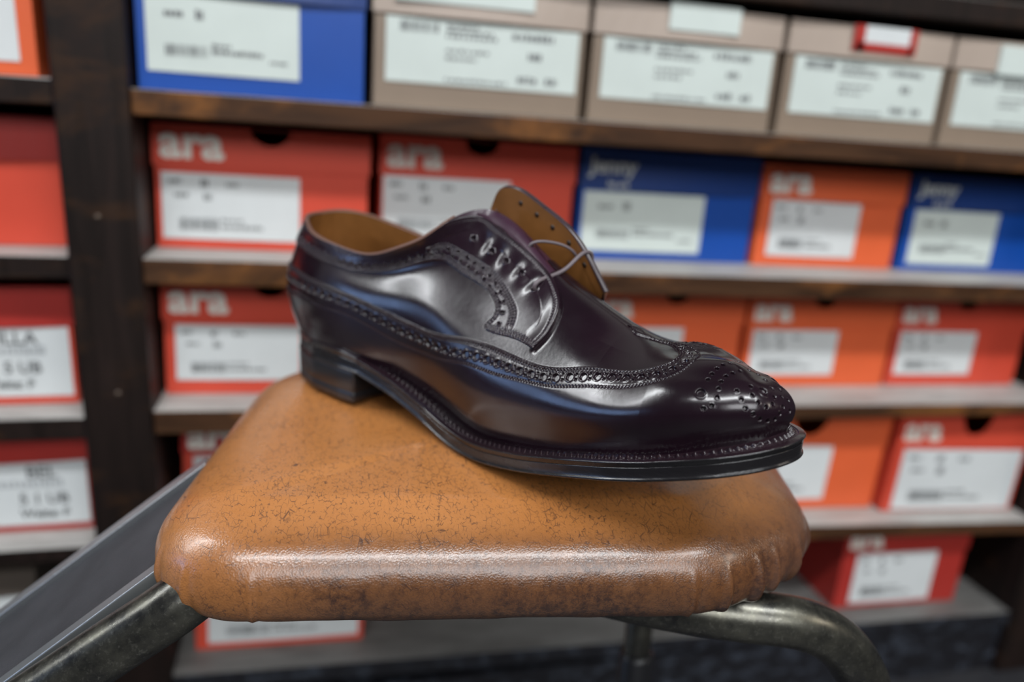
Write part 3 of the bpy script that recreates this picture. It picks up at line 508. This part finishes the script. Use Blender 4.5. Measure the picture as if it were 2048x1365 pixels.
STN_M=[
 ('h',180,[(6,13),(8.5,27),(7,41),(2.5,55)],(-2.5,98.5)),
 ('h',155,[(6,13),(8.5,27),(7,41),(2.5,55)],(-2.5,97.5)),
 ('h',125,[(5,13),(7,27),(5,41),(1,53)],(-3.5,94)),
 ('x',36,[(4,13),(5,27),(3,40),(-.5,51)],(28,90)),
 ('x',60,[(4,12),(5,25),(3.5,37),(.5,47)],(28.5,86)),
 ('x',85,[(4.5,13),(6,27),(4,40),(0,50)],(28,85.5)),
 ('x',105,[(4.5,14),(7,30),(5.5,46),(0,59)],(26.5,92)),
 ('x',122,[(5,15),(8,33),(6.5,52),(-1,70)],(22,101)),
 ('x',132,[(5,15),(8,33),(6,54),(-4,75)],(15,110)),
 ('x',141,[(5,15),(8,33),(5,55),(-8,78)],(6,114.5)),
 ('x',150,[(5.8,14),(9.3,31),(4.8,53),(-10.6,77)],(0,113)),
 ('x',165,[(5.8,12),(8.3,28),(2.8,50),(-12.6,75)],(0,105)),
 ('x',185,[(3.8,11),(5.8,26),(-0.2,46),(-14.6,68)],(0,89.8)),
 ('x',205,[(2,10),(3.6,24),(-3.2,42),(-16.6,58)],(0,79.6)),
 ('x',225,[(1.8,9),(2.8,20),(-4.2,34),(-18.6,46)],(0,71.2)),
 ('x',245,[(1.8,8.5),(3.3,18),(-3.2,29.5),(-17.6,39.5)],(0,65.8)),
 ('x',262,[(2.1,9),(3.8,18),(-2.2,29),(-16.6,37.5)],(0,66.8)),
 ('t',90,[(2.1,9),(3.8,17.5),(-1.2,27),(-14.6,34)],(0,66)),
 ('t',62,[(2,8),(3.3,16.5),(-1.7,25),(-14.6,31)],(0,66)),
 ('t',38,[(2.7,7.7),(4,15.3),(-1,23),(-14.3,28)],(0,66)),
 ('t',18,[(3,7.3),(3.9,14),(-1.5,20.5),(-13.8,24)],(0,66)),
 ('t',0,[(3,7),(3.6,13),(-1.5,19),(-13.8,22.7)],(0,66)),
]
STN_L=[list(w) for w in STN_M]
STN_Q=[list(w) for w in STN_M[:14]]
STN_Q[13]=list(STN_Q[13])
def setQ():
    Tn={122:(24,107),132:(19,121),141:(17,125),150:(16,124),165:(16,117),185:(16,105),205:(17,80)}
    Tn.update({105:(25,101)})
    for w in STN_Q:
        if w[0]=='x' and w[1] in(36,60,85): w[3]=(w[3][0],w[3][1]+4.5)
        if w[0]=='h' and w[1]<180: w[3]=(w[3][0],w[3][1]+(2 if w[1]>150 else 4))
        if w[0]=='x' and w[1] in Tn:
            w[3]=Tn[w[1]]
            if w[1]>=132:
                m=[list(a) for a in w[2]]; m[3][1]-=2; m[3][0]+=4; w[2]=m
setQ()

OUT_M = np.array(OUT_M); OUT_L = np.array(OUT_L); OUTALL = np.concatenate([OUT_M, OUT_L[::-1][1:-1]])
def ZB(x): return spl(ZK, ZV, np.clip(np.atleast_1d(np.asarray(x, float)), ZK[0], ZK[-1]))
def ZF(x): return np.where(np.atleast_1d(x) < 78, HZ, ZB(x) + TH)
HC = np.array([36., 0]); TC = np.array([274., -5.])
def feather(side, kind, v):
    o = OUT_M if side < 0 else OUT_L
    if kind == 'x': return abs(np.interp(v, o[:, 0], o[:, 1])) - np.interp(v, [40, 75, 100, 140, 262], [2, 3.5, 8.0, 9.6, 9.6]), float(ZF(v)[0])
    c = HC if kind == 'h' else TC; d = np.array([math.cos(math.radians(v)), side * math.sin(math.radians(v))]); q = OUTALL - c
    k = np.abs(np.arctan2(q[:, 1] * d[0] - q[:, 0] * d[1], q @ d)).argmin(); r = np.hypot(*q[k]) - (2 if kind == 'h' else 10)
    return r, float(ZF((c + d * r)[0])[0])
def stations(side, W_):
    S_ = []
    for kind, v, mids, T_ in W_:
        r0, z0 = feather(side, kind, v); rz = [(r0, z0 - 1.5)] + [(r0 + a, z0 + c) for a, c in mids]
        if kind == 'x': pts = [(v, side * r, z) for r, z in rz] + [(v, side * T_[0], T_[1])]
        else:
            c = HC if kind == 'h' else TC; ca, sa = math.cos(math.radians(v)), side * math.sin(math.radians(v))
            pts = [(c[0] + r * ca, c[1] + r * sa, z) for r, z in rz]
            pts.append((c[0] + (r0 + T_[0]) * ca, c[1] + (r0 + T_[0]) * sa, T_[1]) if kind == 'h' else (TC[0], TC[1], T_[1]))
        P5, P4 = np.array(pts[-1], float), np.array(pts[-2], float)      # one point past the top line keeps ridge and toe smooth
        if kind == 'x' and T_[0] == 0 and v >= 150: ext = (P4[0], -P4[1], P4[2])
        elif kind == 't': cz = math.cos(math.radians(v)); ext = (2 * P5[0] - P4[0], 2 * P5[1] - P4[1], 66.5 * cz + P4[2] * (1 - cz) if v < 89 else P4[2])
        else: ext = tuple(P5 + (P5 - P4) * .6)
        S_.append(pts + [ext])
    return np.array(S_, float)
def sheet(side, W_, ns, nt, d=None):
    S_ = stations(side, W_)
    dd = np.r_[0, np.cumsum(np.linalg.norm(np.diff(S_[:, 2], axis=0), axis=1))]
    if d is not None: dd = d[:len(dd)]
    s = np.linspace(0, dd[-1], ns); G = spl(dd, S_, s)
    L = np.linalg.norm(np.diff(G, axis=1), axis=2); L = np.concatenate([np.zeros((len(s), 1)), np.cumsum(L, 1)], 1); tk = (L / L[:, -2:-1]).mean(0)
    t = np.linspace(0, 1, nt); return np.moveaxis(spl(tk, np.moveaxis(G, 1, 0), t), 0, 1), s, t, dd
def normals(G, side):
    n = np.cross(np.gradient(G, axis=0), np.gradient(G, axis=1)); n /= np.linalg.norm(n, axis=2)[..., None] + 1e-9
    ref = G - np.array([150, 0, 40.]); ref[..., 0] *= .15
    return n if (n * ref).sum() > 0 else -n
def bil(G, s, t, P):
    P = np.asarray(P, float); i = np.clip((P[:, 0] - s[0]) / (s[1] - s[0]), 0, len(s) - 1.001); j = np.clip(P[:, 1] / (t[1] - t[0]), 0, len(t) - 1.001)
    i0, j0 = i.astype(int), j.astype(int); fi, fj = (i - i0)[:, None], (j - j0)[:, None]
    return (G[i0, j0] * (1 - fi) * (1 - fj) + G[i0 + 1, j0] * fi * (1 - fj) + G[i0, j0 + 1] * (1 - fi) * fj + G[i0 + 1, j0 + 1] * fi * fj), i0, j0
def dense(P, G, s, t, step):
    P = np.asarray(P, float); C3 = bil(G, s, t, P)[0]; d = np.r_[0, np.cumsum(np.linalg.norm(np.diff(C3, axis=0), axis=1))]
    uu = np.linspace(0, d[-1], int(d[-1] / step * 2)); Q = spl(d, P, uu); Q[:, 1] = np.clip(Q[:, 1], 0, 1); X = bil(G, s, t, Q)[0]
    d2 = np.r_[0, np.cumsum(np.linalg.norm(np.diff(X, axis=0), axis=1))]; k = np.linspace(0, d2[-1], int(d2[-1] / step) + 2)
    Q = np.stack([np.interp(k, d2, Q[:, 0]), np.interp(k, d2, Q[:, 1])], 1); return Q, k
def line_field(P, G, Nm, s, t, R, step):
    """distance, arc length and signed side of every grid vertex within R mm of the curve P"""
    Q, arc_ = dense(P, G, s, t, step); X, I, J = bil(G, s, t, Q); T_ = np.gradient(X, axis=0)
    n = Nm[I, J]; B = np.cross(n, T_); B /= np.linalg.norm(B, axis=1)[:, None]
    a, b = G.shape[:2]; Dm = np.full((a, b), 99.); Am = np.zeros((a, b)); Sm = np.zeros((a, b))
    es = np.linalg.norm(np.gradient(G, axis=0), axis=2)[I, J]; et = np.linalg.norm(np.gradient(G, axis=1), axis=2)[I, J]
    for k in range(len(X)):
        wi = int(min(R / max(es[k], .05), 60)) + 1; wj = int(min(R / max(et[k], .05), 60)) + 1
        i0, i1, j0, j1 = max(0, I[k] - wi), min(a, I[k] + wi + 2), max(0, J[k] - wj), min(b, J[k] + wj + 2)
        v = G[i0:i1, j0:j1] - X[k]; dist = np.sqrt((v * v).sum(2)); m = dist < Dm[i0:i1, j0:j1]
        Dm[i0:i1, j0:j1][m] = dist[m]; Am[i0:i1, j0:j1][m] = arc_[k]; Sm[i0:i1, j0:j1][m] = (v @ B[k])[m]
    return Dm, Am, Sm
def inside(poly, s, t):
    SS, TT = np.meshgrid(s, t, indexing='ij'); c = np.zeros(SS.shape, bool); P = np.asarray(poly, float); n = len(P)
    for i in range(n):
        x0, y0 = P[i]; x1, y1 = P[(i + 1) % n]
        if y0 == y1: continue
        c ^= ((y0 > TT) != (y1 > TT)) & (SS < (x1 - x0) * (TT - y0) / (y1 - y0) + x0)
    return c
def holes(H, G, centres, s, t, r, depth, rim=.12):
    X, I, J = bil(G, s, t, np.asarray(centres, float))
    es = np.linalg.norm(np.gradient(G, axis=0), axis=2); a, b = G.shape[:2]
    for k in range(len(X)):
        rr = r[k] if np.ndim(r) else r; wi = int(min(rr * 2.6 / max(es[I[k], J[k]], .05), 90)) + 2; wj = int(rr * 2.6 / .12) + 2
        i0, i1, j0, j1 = max(0, I[k] - wi), min(a, I[k] + wi), max(0, J[k] - wj), min(b, J[k] + wj)
        d_ = np.linalg.norm(G[i0:i1, j0:j1] - X[k], axis=2)
        pit = np.clip((rr - d_) / .28 + .5, 0, 1); H[i0:i1, j0:j1] += -depth * pit + rim * np.exp(-((d_ - rr * 1.18) / (rr * .28)) ** 2)
WING_TOP_ = [(0, .565), (20, .550)] + WING_TOP + [(260, .975), (258, 1.0)]
WING_LOW_ = [(0, .365), (18, .35)] + WING_LOW + [(283, .985), (276, 1.0)]
MID_ = [(0, .462), (18, .450), (36, .434), (57, .420), (80, .416), (98, .410), (119, .376), (141, .363), (158, .388)] + BIGHOL2 + BIGHOLES + [(284, .955)]
TOP_LOW_ = [(0, .775), (18, .765)] + TOP_LOW
FACE_EDGE_ = FACE_EDGE + [(160, .988), (155, 1.0)]
def relax(G, s, t):      # even out ripples along the length, keeping the feather and top lines
    k = int(40 / (s[1] - s[0])); w = np.hanning(2 * k + 3)[1:-1]; w /= w.sum(); P = np.pad(G, ((k, k), (0, 0), (0, 0)), 'edge')
    Sm = np.zeros_like(G)
    for i in range(2 * k + 1): Sm += w[i] * P[i:i + len(G)]
    wt = np.clip(t / .15, 0, 1) * np.clip((1 - t) / .22, 0, 1); ws = np.clip((s - 30) / 30, 0, 1) * np.clip((290 - s) / 30, 0, 1)
    G = G + (Sm - G) * (ws[:, None] * wt[None])[..., None]
    if s[-1] > 300 and CUB is not None:                                      # one smooth crown over the top of the toe
        r_ = np.hypot(G[..., 0] - TC[0], G[..., 1] - TC[1]); w_ = np.clip((26 - r_) / 16, 0, 1); w_ = w_ * w_ * (3 - 2 * w_)
        m = w_ > 0; G[m, 2] += (cubic(G[m, 0], G[m, 1]) @ CUB - G[m, 2]) * w_[m]
    return G
def cubic(x, y):
    u, v = (x - TC[0]) / 20, (y - TC[1]) / 20; return np.stack([u ** i * v ** j for i in range(5) for j in range(5 - i)], 1)
CUB = None
def brogue(side, W_, ns, nt, d=None, full=True, collar=True):
    G, s, t, dd = sheet(side, W_, ns, nt, d); G = relax(G, s, t); Nm = normals(G, side); step = max(.25, (s[1] - s[0]) * .8)
    H = np.zeros(G.shape[:2]); smax = s[-1]
    cutp = lambda L_: [p for p in L_ if p[0] <= smax + .1]
    wt = dense(WING_TOP_, G, s, t, 1.5)[0] if smax > 300 else dense(cutp(WING_TOP_[:14]), G, s, t, 1.5)[0]
    wing = inside([(-5, -.1), (-5, WING_TOP_[0][1])] + [tuple(p) for p in wt] + ([(wt[-1][0], 1.1), (smax + 5, 1.1)] if smax > 300 else [(smax + 5, wt[-1][1])]) + [(smax + 5, -.1)], s, t)
    lf = lambda P, R: line_field(P, G, Nm, s, t, R, step)
    wtop = WING_TOP_ if smax > 300 else cutp(WING_TOP_[:14]); wlow = WING_LOW_ if smax > 300 else cutp(WING_LOW_[:14])
    D1, A1, S1 = lf(wtop, 4.5)
    sg = np.where(wing, D1, -D1) + .22 * np.abs(np.sin(A1 * math.pi / 1.7)) - .1
    H += .75 * np.clip(.5 + sg / .5, 0, 1) + .25 * np.exp(-((D1 * np.where(wing, 1, -1) - .5) / .5) ** 2)
    inw = wing & (D1 < 4.5)
    def row(Dm, Am, off, msk, pitch=1.6, amp=.55, w=.38, ph=0):
        c = np.exp(-((Dm - off) / w) ** 2) * msk; g = .16 * np.exp(-((Dm - off) / (w * 1.9)) ** 2) * msk
        return c * amp * np.clip(np.cos(2 * math.pi * Am / pitch + ph) + .25, -.3, 1) - g
    H += row(D1, A1, .95, inw, w=.30) + .8 * row(D1, A1, 2.05, inw, w=.28, ph=1.5)
    D2, A2, S2 = lf(wlow, 2.6)
    H += row(D2, A2, 0, 1) ; up2 = S2 * (1 if side < 0 else -1)
    # broguing along the wing band
    mid = np.array([p for p in MID_ if p[0] <= smax - 1])
    Qm, km = dense(mid, G, s, t, .25); Xm = bil(G, s, t, Qm)[0]
    big = [Qm[np.abs(km - a).argmin()] for a in np.arange(3, km[-1] - 2, 6.8)]
    holes(H, G, big, s, t, 1.7, 1.1, .16)
    Tm = np.gradient(Xm, axis=0)
    sm = []
    for a in np.arange(6.4, km[-1] - 3, 6.8):
        k = np.abs(km - a).argmin(); x, I, J = bil(G, s, t, [Qm[k]]); b_ = np.cross(Nm[I[0], J[0]], Tm[k]); b_ /= np.linalg.norm(b_)
        gs = (bil(G, s, t, [[Qm[k][0] + 1, Qm[k][1]]])[0] - x)[0]; gt = (bil(G, s, t, [[Qm[k][0], Qm[k][1] + .01]])[0] - x)[0]
        A_ = np.stack([gs, gt], 1); c, *_ = np.linalg.lstsq(A_, b_, rcond=None)
        for e in (1.25, -1.25): sm.append((Qm[k][0] + c[0] * e, Qm[k][1] + .01 * c[1] * e))
    holes(H, G, sm, s, t, .66, 1.0, .08)
    # collar band and eyelet facing
    if not collar: face = np.zeros(G.shape[:2], bool); D4 = np.full(G.shape[:2], 99.)
    if collar:
        tl = dense(TOP_LOW_, G, s, t, 1.0)[0] if smax > 225 else dense(cutp(TOP_LOW_), G, s, t, 1.0)[0]
        fe = dense(FACE_EDGE_, G, s, t, 1.0)[0]
        face = inside([(-5, TOP_LOW_[0][1])] + [tuple(p) for p in tl] + [tuple(p) for p in fe] + [(fe[-1][0], 1.1), (-5, 1.1)], s, t)
        D3, A3, S3 = lf(TOP_LOW_, 5.0)
        H += .7 * np.clip(.5 + np.where(face, D3, -D3) / .45, 0, 1) * np.where(D3 < 5, 1, face)
        D4, A4, S4 = lf(FACE_EDGE_, 7.0)
        edge = np.where(face, D4, -D4)
        infc = face & (D3 < 5)
        H += row(D3, A3, 1.1, infc) + row(D3, A3, 2.6, infc, ph=1.2)
        if side < 0 or full:
            H += np.where(face, 1.3 * np.exp(-(D4 / 5.5) ** 2), 0) + row(D4, A4, 2.1, face & (D4 < 7), amp=.28)
            H += np.where(face & (D4 < 7), -.5 * np.clip((.7 - D4) / .7, 0, 1) ** 2, 0)
            H -= np.where(~face & (D4 < 3.0) & (G[..., 0] > 140), .35 * np.exp(-(D4 / 1.3) ** 2), 0)
            D5, A5, S5 = lf(FACE_IN, 3.0); H += row(D5, A5, 0, face) + .8 * row(np.abs(S5), A5, 1.4, face & (D5 < 2.6))
            # puckers between the eyelets
            E_ = np.array(EYELETS); Qe, ke = dense(E_, G, s, t, .5); Xe = bil(G, s, t, Qe)[0]; De, Ae, Se = lf(E_, 9.0)
            H += np.where(face, .55 * np.exp(-(De / 5) ** 2) * np.cos(2 * math.pi * Ae / (ke[-1] / 4)), 0)
            holes(H, G, [(e[0], e[1]) for e in E_], s, t, 1.35, 1.6, .25)
            # small holes down the collar and facing strips
            cl = [(a, .838 - .00012 * a) for a in (4, 16, 28, 40)] + [(57, .815), (70, .817), (83, .824), (97, .83), (110, .836), (124, .848), (137, .858), (149, .851), (159, .832), (170, .797), (180, .780), (189, .757), (197, .724), (201, .68), (202, .63)]
            Qc, kc = dense(cl, G, s, t, .3); pts = [Qc[np.abs(kc - a).argmin()] + np.array([0, .012 * (1 if i % 2 else -1)]) for i, a in enumerate(np.arange(3, kc[-1] - 1, 2.9))]
            holes(H, G, pts, s, t, .9, 1.2, .22)
            Dc, Ac, Sc = lf([(a, .955 if a < 120 else .96) for a in (0, 40, 80, 120, 140)], 1.5); H += .6 * row(Dc, Ac, 0, 1)
    if smax > 300:
        Xx, I, J = bil(G, s, t, MEDAL); holes(H, G, MEDAL, s, t, .78, 1.5, .09); holes(H, G, BIGA, s, t, 1.75, 1.2, .12)
    foot = np.exp(-((G[..., 2] - G[:, :1, 2]) / 1.6) ** 2)
    H += .12 * foot * np.cos(2 * math.pi * s / 4.0)[:, None]
    if not collar: H *= .45
    return G + Nm * H[..., None], G, Nm, s, t, dd, wing, face, D4
_p = []
for sd_, W__ in ((-1, STN_M), (1, STN_L)):
    g_ = sheet(sd_, W__, 400, 120)[0].reshape(-1, 3); r_ = np.hypot(g_[:, 0] - TC[0], g_[:, 1] - TC[1]); _p.append(g_[(r_ > 11) & (r_ < 31)])
_p = np.concatenate(_p); CUB = np.linalg.lstsq(cubic(_p[:, 0], _p[:, 1]), _p[:, 2], rcond=None)[0]
shoe = empty('brogue_shoe', (0, 0, 0), 'single dark burgundy leather longwing brogue standing on the tan stool seat, toe to the right', 'shoe')
RT = np.array(ROT); shoe.matrix_world = Matrix([[RT[0][i], RT[1][i], RT[2][i], ORG[i]] for i in range(3)] + [[0, 0, 0, 1]])
MMS = .001
def part(name, G, faces_mask, mat, flip, parent=None):
    a, b = G.shape[:2]; F = grid_faces(a, b, flip=flip); F = F[faces_mask.reshape(-1)]
    used = np.zeros(a * b, bool); used[F.ravel()] = True; idx = np.cumsum(used) - 1
    return mesh_np(name, G.reshape(-1, 3)[used] * MMS, idx[F], mat, parent or shoe)
fm = lambda m: m[:-1, :-1]
def xg(name, G, mat, flip=False, parent=None, **k): return grid_mesh(name, G * MMS, mat, parent or shoe, flip=flip, **k)

# medial (near) side
GM, G0, NM, s, t, dM, wing, face, D4 = brogue(-1, STN_M, 1700, 480)
X_, Y_, Z_ = G0[..., 0], G0[..., 1], G0[..., 2]
front = ~face & ~wing & ((s[:, None] > 225) | inside([tuple(p) for p in FACE_EDGE_] + [(155, 1.1), (235, 1.1), (235, .589)], s, t))
tong = front & (X_ < 186); vamp = front & ~tong; quarter = ~face & ~wing & ~front
f_ = False
part('wing_tip', GM, fm(wing), M_UP, f_); part('quarter', GM, fm(quarter), M_UP, f_); part('eyelet_facing', GM, fm(face), M_FACE, f_)
part('vamp', GM, fm(vamp), M_UP, f_); part('tongue', GM - NM * .6, fm(tong), M_TONGUE, f_)
# lateral (far) side in front of the opened flap
GL, GL0, NL, sl, tl_, dL, wingL, faceL, D4L = brogue(1, STN_L, 1250, 360, full=False, collar=False)
XL, YL = GL0[..., 0], GL0[..., 1]
part('wing_tip', GL, fm(wingL & (XL > 196)), M_UP, True); part('vamp', GL - NL * np.where(faceL, .7, 0)[..., None], fm(~wingL & (XL > 180)), M_UP, True)
tgm = (XL <= 186) & (XL > 141) & (YL < 10.5)
part('tongue', GL - NL * .6 - NL * np.where(faceL, .7, 0)[..., None], fm(tgm), M_TONGUE, True)
# far quarter with its flap standing open
GQ, GQ0, NQ, sq, tq, dQ, wingQ, faceQ, _ = brogue(1, STN_Q, 640, 240, dL, full=False)
part('wing_tip', GQ, fm(wingQ), M_UP, True); part('quarter', GQ, fm(~wingQ), M_UP, True)
def lining(G, Nn, sel, depth, flip, name='lining'):
    Gi = (G - Nn * depth)[sel]; return xg(name, Gi, M_LIN, flip)
step_ = 4
selM = slice(0, int(len(s) * 178 / s[-1]), step_)
lining(G0[selM, ::step_], NM[selM, ::step_], slice(None), 1.9, True)
LQ = lining(GQ0, NQ, slice(None), 2.0, False)
def rim(name, Ga, Nn, w0, w1, mat):
    P = Ga[:, -1]; n = Nn[:, -1]; up = np.cross(n, np.gradient(P, axis=0)); up /= np.linalg.norm(up, axis=1)[:, None]; up *= np.sign(up[len(up) // 3, 2])
    R = []
    for a in np.linspace(0, math.pi, 9): R.append(P + n * ((w0 + w1) / 2 + (w1 - w0) / 2 * math.cos(a)) + up * (.9 * math.sin(a)))
    return xg(name, np.array(R), mat)
kM = int(len(s) * 158 / s[-1])
rim('collar_edge', G0[:kM:3], NM[:kM:3], -1.9, .9, M_RIM); kQ = np.abs(GQ0[:, -1, 0] - 138).argmin(); rim('collar_edge', GQ0[:kQ + 1], NQ[:kQ + 1], -2.0, .9, M_RIM); rim('flap_edge', GQ0[kQ:], NQ[kQ:], -2.0, .9, M_FLAP)
E_ = GQ0[-1]; n_ = NQ[-1]; R = np.array([E_ + n_ * (-.55 + 1.45 * math.cos(a)) + np.array([.9, 0, 0]) * math.sin(a) for a in np.linspace(0, math.pi, 7)]); xg('flap_edge', R, M_FACE)
for i, xx in enumerate((150, 160.5, 171, 181.5, 192)):
    k = np.abs(GQ0[:, -1, 0] - xx).argmin(); j = np.abs(np.linalg.norm(GQ0[k] - GQ0[k, -1], axis=1) - 6.5).argmin(); c = GQ0[k, j] - NQ[k, j] * 2.0; nn = NQ[k, j]
    tube('eyelet', np.array([c - nn * .25, c + nn * .4]) * MMS, 1.35 * MMS, M_DARK, shoe, seg=14)
# tongue edge strip, insole, sole, welt and heel
k0, k1 = np.where((XL[:, -1] <= 186) & (XL[:, -1] > 141))[0][[0, -1]]
E_ = []
for i in range(k0, k1): j = int(np.argmin(np.abs(YL[i] - 10.5) + (tl_ < .5) * 99)); E_.append(GL0[i, j] - NL[i, j] * 1.6)
tube('tongue_edge', np.array(E_)[::6] * MMS, .8 * MMS, M_RIM, shoe, seg=8)
md, la = OUT_M, OUT_L; xs = np.linspace(2, 300, 90)
ins_ = lambda o, x: np.interp(x, o[:, 0], o[:, 1])
I_ = np.array([[(x, ins_(md, x) * (1 - u_) * .68 + ins_(la, x) * u_ * .68, float(ZF(x)[0]) + 3) for u_ in np.linspace(0, 1, 8)] for x in xs]); xg('insole', I_, M_LIN, True)
o_ = np.concatenate([OUT_M, OUT_L[::-1][1:-1]]); o_ = np.concatenate([o_, o_[:1]]); dd_ = np.r_[0, np.cumsum(np.hypot(*np.diff(o_, axis=0).T))]
def resamp(n):
    k = np.linspace(0, dd_[-1], n, endpoint=False); O = np.stack([np.interp(k, dd_, o_[:, 0]), np.interp(k, dd_, o_[:, 1])], 1)
    for _ in range(int(n / 60)): O = (np.roll(O, 1, 0) + 2 * O + np.roll(O, -1, 0)) / 4
    k9 = int(n * 22 / dd_[-1]); w9 = np.hanning(2 * k9 + 3)[1:-1]; w9 /= w9.sum(); O2 = sum(w9[i] * np.roll(O, i - k9, 0) for i in range(2 * k9 + 1))
    f9 = np.clip((O[:, :1] - 272) / 22, 0, 1); c9 = O2 - np.array([250, -5.]); O = O + (O2 + c9 / np.linalg.norm(c9, axis=1)[:, None] * 1.9 - O) * f9
    tn = np.roll(O, -1, 0) - np.roll(O, 1, 0); nn = np.stack([tn[:, 1], -tn[:, 0]], 1); nn /= np.linalg.norm(nn, axis=1)[:, None]; return O, nn, k
def sole_top(x): return ZB(x) + TH + (HZ - ZV[0] - TH) * np.clip((80 - x) / 15, 0, 1)
def ring(O, nn, off, zf): return np.c_[O + nn * np.reshape(off, (-1, 1)), zf]
def layer(name, prof, mat, n=900, close=True):
    O, nn, k = resamp(n); zb = ZB(O[:, 0]); zt = sole_top(O[:, 0]); R = []
    for off, f, a in prof: R.append(ring(O, nn, off * np.ones(n), zb + (zt - zb) * f + a))
    return np.array(R), O, nn, k
def close_rows(R):   # collapse inwards toward the middle line so top and bottom are closed
    c = R.copy(); m = np.stack([c[:, 0], np.full(len(c), -2.), c[:, 2]], 1); m[:, 0] = np.clip(c[:, 0], 30, 285); return c + (m - c) * .97
R, O, nn, k = layer('s', [(-3, 0, .6), (-1.4, 0, .1), (-.5, 0, .15), (.05, 0, .6), (.2, 0, 1.0), (.1, 0, 1.4), (-.25, 0, 1.7), (-.45, 0, 2.2), (-.5, .45, 0), (-.4, .66, 0), (-.45, .70, 0), (-3, .72, 0)], M_SOLE)
R = np.concatenate([close_rows(R[0])[None], R, close_rows(R[-1])[None]]); xg('outsole', R, M_SOLE, wrap_b=True)
nW = 3600; O, nn, k = resamp(nW); zt = sole_top(O[:, 0]); zb = ZB(O[:, 0]); per = k
vis = np.clip((O[:, 0] - 84) / 22, 0, 1)
rows = [(-3., .70, 0), (-.6, .705, 0), (-.4, .72, 0), (-.38, .84, 0), (-.1, .88, 0), (.12, .92, 0), (.1, .96, 0), (-.2, .99, 0), (-.8, 1, 0)] + [(-v, 1, .0) for v in np.arange(1.1, 13.5, .28)]
R = []
for off, f, a in rows:
    v = -off; z = zb + (zt - zb) * f
    if v > 1:
        g = -.35 * np.exp(-((v - 3.2) / .25) ** 2) * vis
        st_ = np.exp(-((v - 5.4) / 1.0) ** 2); ridge = np.exp(-((v - 5.4) / 2.0) ** 4)
        z = z + vis * (g + 1.35 * st_ * np.clip(np.cos(2 * math.pi * (per + v * .8) / 3.5), -.55, 1) + .10 * ridge * np.cos(4 * math.pi * (per + v * .5) / 3.5))
        z = z + .25 * np.clip((v - 8.0) / 3, 0, 1) * vis
    R.append(np.c_[O + nn * off, z])
R.append(close_rows(R[-1])); xg('sole_edge', np.array(R[:8]), M_SOLE, wrap_b=True); xg('welt', np.array(R[7:]), M_WELT, wrap_b=True)
hx = np.linspace(0, 1, 1)
hm = OUT_M[OUT_M[:, 0] <= 76]; hl = OUT_L[OUT_L[:, 0] <= 76]; Hh = np.concatenate([hm, [[76, -33.1]], [[74.5, -16], [74, 0], [74.5, 16], [76, 33.4]], hl[::-1][:-1]])
def heel_rings(levels):
    c = np.array([38, 0.]); out = []
    for sc, z in levels: out.append(np.c_[c + (Hh - c) * sc, np.full(len(Hh), z)])
    return np.array(out)
dns = []
for a, b_ in zip(Hh, np.roll(Hh, -1, 0)):
    m_ = max(1, int(np.hypot(*(b_ - a)) / 1.5)); dns += [a + (b_ - a) * q / m_ for q in range(m_)]
Hh = np.array(dns)
xg('heel', heel_rings([(.02, .0), (.97, .0), (.985, .35), (.985, 5.6), (.978, 5.9), (.985, 6.2), (.99, 16.5), (.975, 19.5), (.02, 19.5)]), M_HEEL, wrap_b=True)
# waxed cord tying the two flaps
def at(G, s_, t_, ss, tt): return bil(G, s_, t_, [(ss, tt)])[0][0]
i5, j5 = [int(v[0]) for v in bil(G0, s, t, [EYELETS[4]])[1:]]; n5 = NM[i5, j5]; e5 = G0[i5, j5] + n5 * 2.6; fl = GQ0[np.abs(GQ0[:, -1, 0] - 193).argmin(), -1]
p0 = e5 - n5 * 4.5
tube('lace', curve3([p0, e5 - n5 * 1.2, e5 + n5 * .4 + (0, .8, 0), e5 * .72 + fl * .28 + np.array([0, 0, .6]), e5 * .35 + fl * .65 + np.array([0, 0, .3]), fl + np.array([0, 0, 1.4]), fl + np.array([.3, 2.2, .2]), fl + np.array([0, 2.6, -5])], 60) * MMS, 1.0 * MMS, M_LACE, shoe, seg=12)
k = np.abs(GQ0[:, -1, 0] - 186).argmin(); j = np.abs(np.linalg.norm(GQ0[k] - GQ0[k, -1], axis=1) - 9).argmin(); q1 = GQ0[k, j] - NQ[k, j] * 2.3
q0 = at(GM, s, t, 199, .945)
tube('lace', curve3([q0 + (-1, 2, -1.5), q0 + (0, 1.5, .6), (q0 + q1) / 2 + (0, 0, 4.5), q1 + (0, 0, .6), q1 + (.4, 1.2, -1)], 40) * MMS, .75 * MMS, M_LACE, shoe, seg=10)
